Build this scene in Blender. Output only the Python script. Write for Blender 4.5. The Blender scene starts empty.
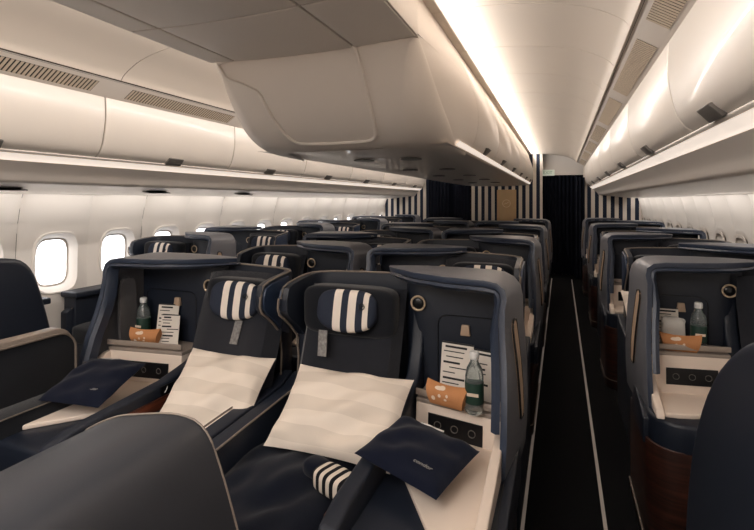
import bpy, bmesh, math, random
from mathutils import Vector, Matrix
random.seed(7)
S = bpy.context.scene
COL = S.collection
PI = math.pi

# ------------------------------------------------------------------ materials
def lin(c):
    return tuple((v/255/12.92 if v/255 <= .04045 else ((v/255+.055)/1.055)**2.4) for v in c)
def mat(name, rgb, rough=.5, metal=0, spec=.5, emit=0, bump=0, bscale=200, coat=0, trans=0, sheen=0, var=0, vscale=3, ecol=None):
    m = bpy.data.materials.new(name); m.use_nodes = True
    nt = m.node_tree; b = nt.nodes['Principled BSDF']
    c = lin(rgb) + (1,)
    b.inputs['Base Color'].default_value = c
    b.inputs['Roughness'].default_value = rough
    b.inputs['Metallic'].default_value = metal
    b.inputs['Specular IOR Level'].default_value = spec
    b.inputs['Coat Weight'].default_value = coat
    b.inputs['Transmission Weight'].default_value = trans
    b.inputs['Sheen Weight'].default_value = sheen
    if emit:
        b.inputs['Emission Color'].default_value = (lin(ecol)+(1,)) if ecol else c
        b.inputs['Emission Strength'].default_value = emit
    if bump or var:
        tc = nt.nodes.new('ShaderNodeTexCoord')
        if bump:
            n = nt.nodes.new('ShaderNodeTexNoise'); n.inputs['Scale'].default_value = bscale; n.inputs['Detail'].default_value = 3
            bp = nt.nodes.new('ShaderNodeBump'); bp.inputs['Strength'].default_value = bump; bp.inputs['Distance'].default_value = .002
            nt.links.new(tc.outputs['Object'], n.inputs['Vector']); nt.links.new(n.outputs['Fac'], bp.inputs['Height'])
            nt.links.new(bp.outputs['Normal'], b.inputs['Normal'])
        if var:
            n = nt.nodes.new('ShaderNodeTexNoise'); n.inputs['Scale'].default_value = vscale; n.inputs['Detail'].default_value = 5
            mx = nt.nodes.new('ShaderNodeMix'); mx.data_type = 'RGBA'
            mx.inputs[6].default_value = tuple(x*(1-var) for x in c[:3])+(1,)
            mx.inputs[7].default_value = tuple(min(1, x*(1+var)) for x in c[:3])+(1,)
            nt.links.new(tc.outputs['Object'], n.inputs['Vector'])
            nt.links.new(n.outputs['Fac'], mx.inputs[0]); nt.links.new(mx.outputs[2], b.inputs['Base Color'])
    return m
def stripe_mat(name, c1, c2, axis, period, duty=.5, phase=0, rough=.9, soft=.02, bump=0, lo=None, hi=None, outer=None):
    """hard stripes across one object axis; outside lo..hi the colour 'outer'"""
    m = bpy.data.materials.new(name); m.use_nodes = True
    nt = m.node_tree; b = nt.nodes['Principled BSDF']; b.inputs['Roughness'].default_value = rough
    b.inputs['Specular IOR Level'].default_value = .25
    tc = nt.nodes.new('ShaderNodeTexCoord'); sp = nt.nodes.new('ShaderNodeSeparateXYZ')
    nt.links.new(tc.outputs['Object'], sp.inputs[0])
    def math_(op, a, bb):
        n = nt.nodes.new('ShaderNodeMath'); n.operation = op
        for i, v in enumerate((a, bb)):
            if v is None: continue
            if isinstance(v, (int, float)): n.inputs[i].default_value = v
            else: nt.links.new(v, n.inputs[i])
        return n.outputs[0]
    v = sp.outputs[axis]
    f = math_('FRACT', math_('ADD', math_('DIVIDE', v, period), phase), None)
    t = math_('LESS_THAN', f, duty)
    mx = nt.nodes.new('ShaderNodeMix'); mx.data_type = 'RGBA'
    mx.inputs[6].default_value = lin(c1)+(1,); mx.inputs[7].default_value = lin(c2)+(1,)
    nt.links.new(t, mx.inputs[0]); out = mx.outputs[2]
    if lo is not None:
        ins = math_('MULTIPLY', math_('GREATER_THAN', v, lo), math_('LESS_THAN', v, hi))
        m2 = nt.nodes.new('ShaderNodeMix'); m2.data_type = 'RGBA'
        m2.inputs[6].default_value = lin(outer)+(1,); nt.links.new(out, m2.inputs[7]); nt.links.new(ins, m2.inputs[0])
        out = m2.outputs[2]
    nt.links.new(out, b.inputs['Base Color'])
    if bump:
        n = nt.nodes.new('ShaderNodeTexNoise'); n.inputs['Scale'].default_value = 260
        bp = nt.nodes.new('ShaderNodeBump'); bp.inputs['Strength'].default_value = bump; bp.inputs['Distance'].default_value = .002
        nt.links.new(tc.outputs['Object'], n.inputs['Vector']); nt.links.new(n.outputs['Fac'], bp.inputs['Height'])
        nt.links.new(bp.outputs['Normal'], b.inputs['Normal'])
    return m
def wood_mat(name, c1, c2):
    m = bpy.data.materials.new(name); m.use_nodes = True
    nt = m.node_tree; b = nt.nodes['Principled BSDF']; b.inputs['Roughness'].default_value = .38
    tc = nt.nodes.new('ShaderNodeTexCoord'); mp = nt.nodes.new('ShaderNodeMapping'); mp.inputs['Scale'].default_value = (2, 2, 38)
    n = nt.nodes.new('ShaderNodeTexNoise'); n.inputs['Scale'].default_value = 1.6; n.inputs['Detail'].default_value = 6
    cr = nt.nodes.new('ShaderNodeValToRGB'); cr.color_ramp.elements[0].position = .35; cr.color_ramp.elements[1].position = .68
    cr.color_ramp.elements[0].color = lin(c1)+(1,); cr.color_ramp.elements[1].color = lin(c2)+(1,)
    nt.links.new(tc.outputs['Object'], mp.inputs[0]); nt.links.new(mp.outputs[0], n.inputs['Vector'])
    nt.links.new(n.outputs['Fac'], cr.inputs[0]); nt.links.new(cr.outputs[0], b.inputs['Base Color'])
    return m

M = {
 'cream': mat('cream_panel', (220,211,202), .45, var=.02, vscale=2),
 'cream2': mat('cream_wall_panel', (229,222,214), .55, var=.025, vscale=2.5),
 'ceil': mat('ceiling_panel_white', (203,191,178), .5),
 'bin': mat('bin_door_white', (219,210,200), .33, coat=.1),
 'psu': mat('service_panel_satin', (228,220,212), .35, coat=.2),
 'gap': mat('dark_gap', (60,50,44), .8),
 'vent': mat('vent_slat', (196,180,160), .5),
 'ventdark': mat('vent_dark', (28,24,22), .8),
 'handle': mat('handle_grey', (96,92,88), .35),
 'strip': mat('lit_strip', (255,240,226), .5, emit=.42),
 'cove': mat('lit_cove', (255,240,222), .5, emit=1.2),
 'sky': mat('bright_daylight', (250,250,250), .5, emit=1.6, ecol=(250,251,255)),
 'shade': mat('window_shade', (206,198,188), .6),
 'carpet': mat('carpet_black', (13,14,17), .95, spec=.15, bump=.6, bscale=500, var=.25, vscale=60),
 'track': mat('floor_light_strip', (176,166,158), .4, emit=.06),
 'navy': mat('shell_navy', (26,32,44), .42, bump=.06, bscale=900),
 'navyin': mat('shell_navy_inner', (23,30,43), .5, bump=.08, bscale=900),
 'blue': mat('shell_slate_blue', (42,55,78), .36),
 'hood': mat('hood_warm_grey', (104,105,111), .42),
 'rim': mat('hood_rim_slate', (48,57,74), .3),
 'tan': mat('tan_inlay', (182,156,132), .4),
 'piping': mat('light_piping', (126,115,105), .5),
 'fabric': mat('seat_tweed', (34,36,43), .95, spec=.2, sheen=.3, bump=.7, bscale=700, var=.3, vscale=160),
 'fabric2': mat('seat_fabric_dark', (20,23,30), .9, spec=.2, sheen=.2, bump=.4, bscale=600),
 'cloth': mat('pillow_cloth', (228,212,196), .9, spec=.2, sheen=.2, bump=.35, bscale=300),
 'blanket': mat('blanket_navy', (15,20,33), .95, spec=.1, sheen=.12, bump=.5, bscale=350),
 'pouch': mat('pouch_navy', (17,22,38), .9, spec=.1, sheen=.1, bump=.4, bscale=400),
 'white': mat('console_white', (226,210,196), .42),
 'taupe': mat('shelf_taupe', (150,138,128), .4),
 'black': mat('panel_black', (14,15,18), .3),
 'wood': wood_mat('walnut_veneer', (24,14,11), (66,34,25)),
 'wood2': wood_mat('walnut_veneer_warm', (52,26,18), (120,64,44)),
 'ring': mat('lamp_ring_champagne', (206,184,156), .3, metal=.2),
 'gloss': mat('glossy_grey', (92,90,92), .15, coat=.5),
 'silver': mat('silver_print', (190,186,180), .35, metal=.5),
 'kraft': mat('kraft_card', (186,128,82), .8, var=.06, vscale=30),
 'print': mat('white_print', (224,204,184), .8),
 'paper': mat('menu_paper', (224,216,206), .7),
 'ink': mat('printed_ink', (28,28,32), .7),
 'water': mat('bottle_plastic', (225,235,235), .08, trans=.9, spec=.6),
 'label': mat('bottle_label_green', (30,58,48), .5),
 'cap': mat('bottle_cap_white', (222,222,220), .5),
 'gold': mat('gold_panel', (206,174,134), .45, metal=.15, var=.12, vscale=5),
 'curtain': mat('curtain_navy', (20,24,36), .9, spec=.2, bump=.3, bscale=300),
 'exit': mat('exit_sign_face', (214,222,206), .5, emit=.15),
 'exittext': mat('exit_sign_letters', (120,160,124), .5),
 'plastic': mat('snack_wrapper', (214,210,204), .2, coat=.6, bump=1, bscale=40),
}
M['head'] = stripe_mat('headrest_stripes', (42,48,62), (232,222,211), 0, .066, .54, -.25, lo=-.075, hi=.105, outer=(42,48,62), bump=.3)
M['mask'] = stripe_mat('knit_stripes', (18,18,22), (222,210,196), 0, .03, .5, .1, bump=.3)
M['bulk'] = stripe_mat('bulkhead_stripes', (34,42,60), (222,212,200), 0, .135, .5, .0, rough=.7)
M['belt'] = mat('belt_label_pattern', (120,118,116), .6, var=.9, vscale=90)
M['pillow'] = stripe_mat('pillow_woven_stripes', (230,218,205), (218,206,193), 1, .11, .5, .3, bump=.35)

# ------------------------------------------------------------------ geometry helpers
MIR = 1   # seat units are drawn in local x, y, z and mirrored in x when MIR is -1
PROTO = []
def finish(o):
    PROTO.append(o)
def mesh(name, verts, faces, m, parent=None, smooth=True, solid=0, bevel=0, sub=0, seg=3, rimmat=None, angle=40, offset=-1):
    vs = [(v[0]*MIR, v[1], v[2]) for v in verts]
    fs = [tuple(reversed(f)) for f in faces] if MIR < 0 else [tuple(f) for f in faces]
    me = bpy.data.meshes.new(name); me.from_pydata(vs, [], fs); me.update()
    bm = bmesh.new(); bm.from_mesh(me)
    bmesh.ops.remove_doubles(bm, verts=bm.verts, dist=1e-5)
    bmesh.ops.recalc_face_normals(bm, faces=bm.faces) if not solid else None
    for f in bm.faces: f.smooth = smooth
    bm.to_mesh(me); bm.free()
    me.materials.append(m)
    if rimmat: me.materials.append(rimmat)
    o = bpy.data.objects.new(name, me); COL.objects.link(o); o.parent = parent
    if solid:
        s = o.modifiers.new('s', 'SOLIDIFY'); s.thickness = solid; s.offset = offset
        if rimmat: s.material_offset_rim = 1
    if bevel:
        b = o.modifiers.new('b', 'BEVEL'); b.width = bevel; b.segments = seg; b.limit_method = 'ANGLE'; b.angle_limit = math.radians(angle)
        b.harden_normals = False
    if sub:
        s = o.modifiers.new('u', 'SUBSURF'); s.levels = sub; s.render_levels = sub
    if smooth and not sub:
        for e in me.edges: pass
    finish(o)
    return o
def grid_faces(n, k, closed=False):
    F = []
    for i in range(n-1 if not closed else n):
        for j in range(k-1):
            a, b = i*k+j, ((i+1) % n)*k+j
            F.append((a, b, b+1, a+1))
    return F
def box(name, x0, x1, y0, y1, z0, z1, m, parent=None, bevel=.004, seg=3):
    v = [(x0,y0,z0),(x1,y0,z0),(x1,y1,z0),(x0,y1,z0),(x0,y0,z1),(x1,y0,z1),(x1,y1,z1),(x0,y1,z1)]
    f = [(3,2,1,0),(4,5,6,7),(0,1,5,4),(1,2,6,5),(2,3,7,6),(3,0,4,7)]
    return mesh(name, v, f, m, parent, True, 0, bevel, 0, seg)
def hexa(name, pts, m, parent=None, bevel=.004, seg=3):
    """8 points: bottom 4 then top 4"""
    f = [(3,2,1,0),(4,5,6,7),(0,1,5,4),(1,2,6,5),(2,3,7,6),(3,0,4,7)]
    return mesh(name, pts, f, m, parent, True, 0, bevel, 0, seg)
def prism(name, poly, axis, a0, a1, m, parent=None, bevel=.004, seg=3):
    """poly in the two other axes, extruded along axis 0/1/2 between a0 and a1"""
    n = len(poly)
    def P(p, a):
        if axis == 0: return (a, p[0], p[1])
        if axis == 1: return (p[0], a, p[1])
        return (p[0], p[1], a)
    v = [P(p, a0) for p in poly] + [P(p, a1) for p in poly]
    f = [tuple(range(n)), tuple(range(2*n-1, n-1, -1))] + [(i, i+n, (i+1) % n+n, (i+1) % n) for i in range(n)]
    return mesh(name, v, f, m, parent, True, 0, bevel, 0, seg)
def tube(name, pts, r, m, parent=None, n=8, closed=False):
    V = []; k = len(pts); P = [Vector(p) for p in pts]
    for i in range(k):
        if closed: t = P[(i+1) % k]-P[i-1]
        else: t = P[min(i+1, k-1)]-P[max(i-1, 0)]
        t.normalize(); up = Vector((0,0,1)) if abs(t.z) < .9 else Vector((0,1,0))
        a = t.cross(up).normalized(); b = t.cross(a)
        for j in range(n):
            w = 2*PI*j/n; V.append(tuple(P[i]+a*r*math.cos(w)+b*r*math.sin(w)))
    F = []
    for i in range(k if closed else k-1):
        for j in range(n):
            F.append((i*n+j, i*n+(j+1) % n, ((i+1) % k)*n+(j+1) % n, ((i+1) % k)*n+j))
    if not closed:
        F += [tuple(range(n-1, -1, -1)), tuple((k-1)*n+j for j in range(n))]
    return mesh(name, V, F, m, parent)
def lathe(name, prof, c, m, parent=None, n=24):
    V = []; 
    for (r, z) in prof:
        for j in range(n):
            w = 2*PI*j/n; V.append((c[0]+r*math.cos(w), c[1]+r*math.sin(w), c[2]+z))
    k = len(prof); F = []
    for i in range(k-1):
        for j in range(n):
            F.append((i*n+j, i*n+(j+1) % n, (i+1)*n+(j+1) % n, (i+1)*n+j))
    F += [tuple(range(n-1, -1, -1)), tuple((k-1)*n+j for j in range(n))]
    return mesh(name, V, F, m, parent)
def superell(name, c, r, e1, e2, m, parent=None, n=28, k=16, rot=None, fn=None):
    V = []
    def pw(t, e): return math.copysign(abs(t)**e, t)
    for i in range(k+1):
        ph = -PI/2+PI*i/k
        for j in range(n):
            th = 2*PI*j/n
            p = Vector((r[0]*pw(math.cos(ph), e1)*pw(math.cos(th), e2), r[1]*pw(math.cos(ph), e1)*pw(math.sin(th), e2), r[2]*pw(math.sin(ph), e1)))
            if fn: p = fn(p)
            if rot: p = rot @ p
            V.append((c[0]+p.x, c[1]+p.y, c[2]+p.z))
    F = []
    for i in range(k):
        for j in range(n):
            F.append((i*n+j, i*n+(j+1) % n, (i+1)*n+(j+1) % n, (i+1)*n+j))
    return mesh(name, V, F, m, parent)
def empty(name, loc, label=None, cat=None, group=None, rz=0):
    o = bpy.data.objects.new(name, None); COL.objects.link(o); o.location = loc; o.rotation_euler = (0,0,rz)
    o.empty_display_size = .1
    tag(o, label, cat, group); return o
def tag(o, label=None, cat=None, group=None, kind=None):
    if label: o['label'] = label
    if cat: o['category'] = cat
    if group: o['group'] = group
    if kind: o['kind'] = kind
    return o
def struct(o): o['kind'] = 'structure'; return o
def copy_tree(o, parent=None):
    c = o.copy(); COL.objects.link(c); c.parent = parent
    for ch in [x for x in o.children]: copy_tree(ch, c)
    return c
def lerp(a, b, t): return a+(b-a)*t
def interp(tab, s):
    if s <= tab[0][0]: return tab[0][1]
    for (a, va), (b, vb) in zip(tab, tab[1:]):
        if s <= b: return lerp(va, vb, (s-a)/(b-a))
    return tab[-1][1]
def smooth_poly(pts, it=2):
    for _ in range(it):
        q = [pts[0]]
        for a, b in zip(pts, pts[1:]):
            q.append(tuple(lerp(x, y, .25) for x, y in zip(a, b))); q.append(tuple(lerp(x, y, .75) for x, y in zip(a, b)))
        q.append(pts[-1]); pts = q
    return pts

# ------------------------------------------------------------------ camera
H = 1.5
F_PX = 470
VPX, VPY = 561, 201
psi = math.atan((VPX-377)/F_PX)
cam = bpy.data.cameras.new('camera'); co = bpy.data.objects.new('camera', cam); COL.objects.link(co)
cam.sensor_width = 36; cam.lens = 36*F_PX/754; cam.clip_start = .02
cam.shift_y = -(265-VPY)/754
co.location = (0, 0, H); co.rotation_euler = (PI/2, 0, psi)
S.camera = co

XC = -1.15         # cabin centre line
YB = 9.86          # aft bulkhead
YF = -1.6          # front end of what is built
def U(u): return XC+u

# ------------------------------------------------------------------ floor and aisle
o = box('floor', U(-2.75), U(2.75), YF, 12.6, -.08, 0, M['carpet'], None, 0); struct(o)
for nm, x in (('trim_1', -.165), ('trim_2', .19)):
    struct(box(nm, x-.008, x+.008, YF, 9.7, 0, .004, M['track'], None, 0))
for nm, x in (('trim_3', 2*XC+.165), ('trim_4', 2*XC-.19)):
    struct(box(nm, x-.008, x+.008, YF, 9.7, 0, .004, M['track'], None, 0))
struct(box('trim_5', -.34, .36, 10.35, 10.45, 0, .03, M['piping'], None, .003))

# ------------------------------------------------------------------ side walls with windows
WALL = [(0,2.42),(.3,2.52),(.7,2.585),(1.0,2.6),(1.3,2.575),(1.5,2.53),(1.66,2.46),(1.9,2.3)]
def wall_u(h): return interp(WALL, h)
WP = 1.11/2
def wall_panel(side, y0, idx, win_parent, seam):
    """one window bay of wall from y0 to y0+WP, with a window hole"""
    global MIR
    zs = [0, .2, .4, .6, .72]; V = []; F = []
    yc, zc, a, b = y0+WP/2, 1.015, .13, .185
    y1 = y0+WP
    def P(y, z, out=0):
        if side > 0: out *= .1
        bulge = -.042*math.cos((y-yc)/WP*PI)+(.012 if abs(z-zc) > .6 else 0)*0
        if seam[0] and y-y0 < .03: bulge += .012*(1-(y-y0)/.03)
        if seam[1] and y1-y < .03: bulge += .012*(1-(y1-y)/.03)
        return (side*(wall_u(z)+out+bulge), y, z)
    def add_grid(za, zb, nz, ny=10):
        base = len(V)
        ys = [y0, y0+.015, y0+.03] + [lerp(y0+.03, y1-.03, t/ny) for t in range(1, ny)] + [y1-.03, y1-.015, y1]
        for i in range(nz+1):
            z = lerp(za, zb, i/nz)
            for y in ys: V.append(P(y, z))
        k = len(ys)
        for i in range(nz):
            for j in range(k-1):
                q = base+i*k+j; F.append((q, q+1, q+k+1, q+k))
    zl, zh = .70, 1.34
    add_grid(0, zl, 6); add_grid(zh, 1.9, 6)
    N = 40
    def rr(t, aa, bb, e=.55):
        c, s = math.cos(t), math.sin(t)
        return (yc+aa*math.copysign(abs(c)**e, c), zc+bb*math.copysign(abs(s)**e, s))
    def sq(t):
        c, s = math.cos(t), math.sin(t)
        kx = (WP/2)/max(abs(c), 1e-9)
        ky = ((zh-zc) if s > 0 else (zc-zl))/max(abs(s), 1e-9)
        r = min(kx, ky); return (yc+r*c, zc+r*s)
    ts = [2*PI*i/N+PI/N for i in range(N)]
    # put exact corners in
    cs = [math.atan2(zh-zc, WP/2), PI-math.atan2(zh-zc, WP/2), PI+math.atan2(zc-zl, WP/2), 2*PI-math.atan2(zc-zl, WP/2)]
    for c in cs:
        k = min(range(N), key=lambda i: abs(ts[i]-c)); ts[k] = c
    base = len(V); L = 0
    rings = []
    for f in (0, .15, .35, .6, .85, 1):
        ring = []
        for t in ts:
            p, q = sq(t), rr(t, a+.055, b+.06)
            ring.append((lerp(p[0], q[0], f), lerp(p[1], q[1], f), 0))
        rings.append(ring)
    rings.append([(*rr(t, a+.05, b+.055), -.012) for t in ts])
    rings.append([(*rr(t, a+.04, b+.045), -.012) for t in ts])
    rings.append([(*rr(t, a+.03, b+.034), .008) for t in ts])
    rings.append([(*rr(t, a+.012, b+.014), .035) for t in ts])
    rings.append([(*rr(t, a+.006, b+.007), .06) for t in ts])
    for r in rings:
        for (y, z, out) in r: V.append(P(y, z, out))
    for i in range(len(rings)-1):
        for j in range(N):
            q = base+i*N+j; q2 = base+i*N+(j+1) % N
            F.append((q, q2, q2+N, q+N))
    vs = [(XC+v[0], v[1], v[2]) for v in V]
    o = mesh('wall_left' if side < 0 else 'wall_right', vs, F, M['cream2'], None); struct(o)
    if seam[0]:
        struct(mesh('trim_seam', [(XC+side*(wall_u(z)+.012-.001), y0+dy, z) for z in [i*.1 for i in range(20)] for dy in (-.004, .004)],
             [(2*i, 2*i+1, 2*i+3, 2*i+2) for i in range(19)], M['gap'], None)).name = 'trim_%d' % (10+idx+(50 if side > 0 else 0))
    # pane: frame + daylight pane
    n = 32
    ring = lambda aa, bb, out: [(XC+side*(wall_u(zc+bb*math.copysign(abs(math.sin(2*PI*i/n))**.55, math.sin(2*PI*i/n)))+out-.012), yc+aa*math.copysign(abs(math.cos(2*PI*i/n))**.55, math.cos(2*PI*i/n)), zc+bb*math.copysign(abs(math.sin(2*PI*i/n))**.55, math.sin(2*PI*i/n))) for i in range(n)]
    PO = .05 if side < 0 else -.026
    w = mesh('window', ring(a+.02, b+.02, PO)+[(XC+side*(wall_u(zc)+PO), yc, zc)], [(i, (i+1) % n, n) for i in range(n)], M['sky'] if side < 0 else M['shade'], None, False)
    w.name = 'window_%d' % (idx+1 + (30 if side > 0 else 0)); struct(w)
    r1, r2 = ring(a+.02, b+.02, PO-.006), ring(a-.008, b-.008, PO-.010) if side < 0 else ring(a-.008, b-.008, PO-.007)
    mesh('window_frame', r1+r2, [(i, (i+1) % n, n+(i+1) % n, n+i) for i in range(n)], M['cream'], w, True, .004)
Y0W = 2.26
for side in (-1, 1):
    for i in range(-7, 14):
        y = Y0W + WP*i
        if y > YB-.1: continue
        wall_panel(side, y, i+7, None, (i % 2 == 0, i % 2 == 1))

# ------------------------------------------------------------------ overhead: bins, service panels, ceiling
def strip_surf(name, prof, y0, y1, m, ny=2, solid=0, parent=None, xf=lambda u: u, smooth=True):
    ys = [lerp(y0, y1, i/(ny-1)) for i in range(ny)]
    V = [(xf(u), y, z) for y in ys for (u, z) in prof]
    return mesh(name, V, grid_faces(ny, len(prof)), m, parent, smooth, solid)
DOOR = smooth_poly([(1.655,1.785),(1.61,1.82),(1.578,1.92),(1.562,2.04),(1.568,2.165)], 2)
def bins(side, joints, hoff):
    sn = 'left' if side < 0 else 'right'
    far = len(joints)
    words = ['nearest the camera', 'second from the camera', 'third from the camera', 'fourth from the camera', 'fifth from the camera',
             'sixth from the camera', 'seventh from the camera', 'eighth from the camera', 'last before the striped bulkhead']
    for k, (a, b) in enumerate(zip(joints, joints[1:])):
        wd = 'last before the striped bulkhead' if k == len(joints)-2 else words[k]
        e = empty('overhead_bin', (U(side*1.6), a, 1.78), 'cream overhead bin above the %s windows, %s' % (sn, wd), 'overhead bin', 'overhead bins above the %s windows' % sn)
        g = .005
        def w2(u): return side*u - side*1.6
        V = []; ny = 8
        for y in (g, b-a-g):
            for (u, z) in DOOR: V.append((w2(u), y, z-1.78))
        d = mesh('bin_door', V, grid_faces(2, len(DOOR)), M['bin'], e, True, .02, .004, offset=-1 if side < 0 else 1)
        # body behind
        body = [(1.67,1.775),(1.64,1.84),(1.61,1.95),(1.60,2.05),(1.60,2.15),(2.1,2.1),(2.35,1.75),(2.3,1.66)]
        n = len(body)
        V = [(w2(u), y, z-1.78) for y in (.004, b-a-.004) for (u, z) in body]
        mesh('bin_body', V, [tuple(range(n)), tuple(range(2*n-1, n-1, -1))]+[(i, (i+1) % n, n+(i+1) % n, n+i) for i in range(n)], M['gap'], e, False)
        hy = hoff; 
        hx = w2(1.638); 
        x0, x1 = (hx-.012, hx+.004) if side < 0 else (hx-.004, hx+.012)
        hp = [(w2(1.642), hy-.075, -.006), (w2(1.655), hy-.075, .006), (w2(1.655), hy+.075, .006), (w2(1.642), hy+.075, -.006),
              (w2(1.598), hy-.07, .040), (w2(1.612), hy-.07, .048), (w2(1.612), hy+.07, .048), (w2(1.598), hy+.07, .040)]
        hh = hexa('latch_handle', hp, M['handle'], e, .004)
JL = [-1.69+.0, -.41, .89-.0, 2.17, 3.45, 4.74, 6.02, 7.30, 8.58, YB-.02]
JR = [-1.57, -.29, .99, 2.27, 3.55, 4.83, 6.11, 7.39, 8.67, YB-.02]
bins(-1, JL, .64); bins(1, JR, .92)
for side, sn in ((-1,'left'),(1,'right')):
    X = lambda u, s=side: U(s*u)
    # lip with diffuser, service panel
    struct(strip_surf('trim_lip_'+sn, smooth_poly([(1.655,1.785),(1.652,1.776),(1.664,1.767)],1), YF, YB, M['cream'], xf=X)).name = 'trim_%d' % (101 if side<0 else 102)
    o = strip_surf('light_strip', [(1.662,1.766),(1.70,1.744),(1.712,1.728)], YF, YB, M['strip'], xf=X)
    tag(o, 'lit strip under the %s window bins' % sn, 'light strip')
    struct(strip_surf('trim_x', smooth_poly([(1.711,1.729),(1.735,1.708),(1.79,1.66),(1.815,1.615),(1.84,1.605)],1), YF, YB, M['cream'], xf=X)).name = 'trim_%d' % (103 if side<0 else 104)
    struct(strip_surf('ceiling_x', [(1.84,1.615),(2.40,1.55),(2.44,1.57),(2.5,1.7)], YF, YB, M['psu'], xf=X)).name = 'ceiling_service_'+sn
    # wall wash light behind the service panel
    # vent rail
    struct(strip_surf('trim_x', [(1.578,2.165),(1.560,2.172),(1.448,2.243),(1.435,2.25)], YF, YB, M['cream'], xf=X)).name = 'trim_%d' % (105 if side<0 else 106)
    js = JL if side < 0 else JR
    for k, (a, b) in enumerate(zip(js, js[1:])):
        e = empty('air_vent', (X(1.508), (a+b)/2, 2.2045), None, 'air vent', 'air vents above the %s bins' % sn)
        e['label'] = 'slotted air vent above the %s overhead bins, %s' % (sn, ['nearest the camera','second from the camera','third from the camera','fourth from the camera','fifth from the camera','sixth from the camera','seventh from the camera','eighth from the camera','last before the bulkhead'][k])
        L = (b-a)/2-.12
        # direction across the vent
        du, dz = (1.448-1.560), (2.243-2.172); ln = math.hypot(du, dz); du/=ln; dz/=ln
        # frame
        nu, nz = -dz*-1, du*-1     # inward normal (towards aisle, down)
        nu, nz = -.535, -.845
        def Q(t, y, off): return (side*(du*t+nu*off), y, dz*t+nz*off)
        V = [Q(-.048,-L,.001),Q(.048,-L,.001),Q(.048,L,.001),Q(-.048,L,.001)]
        mesh('backing', V, [(0,1,2,3)], M['ventdark'], e, False)
        V=[];F=[]
        n = 44 if k < 5 else 20
        for i in range(n):
            y = lerp(-L, L, (i+.5)/n); w = L/n*.62
            q = len(V)
            V += [Q(-.048,y-w,.003),Q(.048,y-w,.003),Q(.048,y+w,.003),Q(-.048,y+w,.003),Q(-.048,y-w,.0012),Q(.048,y-w,.0012),Q(.048,y+w,.0012),Q(-.048,y+w,.0012)]
            F += [(q,q+1,q+2,q+3),(q,q+4,q+5,q+1),(q+2,q+6,q+7,q+3)]
        mesh('grille', V, F, M['vent'], e, False)
    # aisle ceiling arch, with seams
    arc = smooth_poly([(1.436,2.252),(1.40,2.30),(1.25,2.38),(.98,2.43),(.7,2.45),(.45,2.43)], 2)
    sj = js
    sm = [YF] + [j for j in (js if side < 0 else [js[0]+k*.64 for k in range(20)]) if YF < j < YB] + [YB]
    for k in range(len(sm)-1):
        o = strip_surf('ceiling_x', arc, sm[k]+.003, sm[k+1]-.003, M['ceil'], xf=X, solid=.012, ny=2); o.name = 'ceiling_%s_%d' % (sn, k+1); struct(o)
        if sm[k] > YF: 
            struct(strip_surf('trim_x', [(u, z+.004) for u, z in arc], sm[k]-.004, sm[k]+.004, M['gap'] if side < 0 else M['cream'], xf=X)).name = 'trim_%d' % (110+k+(50 if side>0 else 0))
    # dark seam by vent
    struct(strip_surf('trim_x', [(1.441,2.246),(1.431,2.258)], YF, YB, M['gap'], xf=X)).name = 'trim_%d' % (107 if side<0 else 108)
    # outer lining above the bins
    struct(strip_surf('ceiling_lining_'+sn, [(1.43,2.27),(2.3,2.2),(2.55,1.85),(2.62,1.2),(2.8,.9),(2.6,-.05)], YF, YB, M['gap'], xf=X))

# centre lowered ceiling panel (front) with its seams
YE = 2.0
cprof = [(-.59,2.30),(-.575,2.258),(-.55,2.25),(0,2.235),(.53,2.25),(.555,2.258),(.57,2.30)]
def ceil_piece(u0, u1, y0, y1, nm):
    pr = [(lerp(u0, u1, i/8), 2.25-.02*math.cos(lerp(u0, u1, i/8)/.6*PI/2)) for i in range(9)]
    V = [(U(u), y, z) for y in (y0+.005, y1-.005) for u, z in pr]
    o = mesh(nm, V, grid_faces(2, 9), M['cream'], None, True, .02, .003, offset=1); struct(o); return o
for k, (a, b) in enumerate(((YF, .3), (.3, 1.5), (1.5, YE-.0))):
    for q, (u0, u1) in enumerate(((-.575,-.424), (-.412, .248), (.260,.55))):
        ceil_piece(u0, u1, a, b, 'ceiling_centre_%d' % (k*3+q+1))
struct(box('ceiling_centre_backing', U(-.565), U(.545), YF, YE-.02, 2.262, 2.40, M['gap'], None, 0))
for nm, u0, u1 in (('trim_201', -.585, -.574), ('trim_202', .549, .56)):
    struct(box(nm, U(u0), U(u1), YF, YE, 2.232, 2.47, M['cream'], None, .002))

# centre bins: rounded closure at the front then bin units
def centre_section(t):
    """half outline of the bin (u,z) from top right down and across; t 0..1 = grown"""
    return None
BT, BB = 2.47, 1.80
right_prof = smooth_poly([(.55,2.44),(.60,2.30),(.66,2.12),(.67,1.97),(.635,1.85),(.585,1.80)], 2)
left_prof = [(-u, z) for u, z in right_prof]
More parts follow.
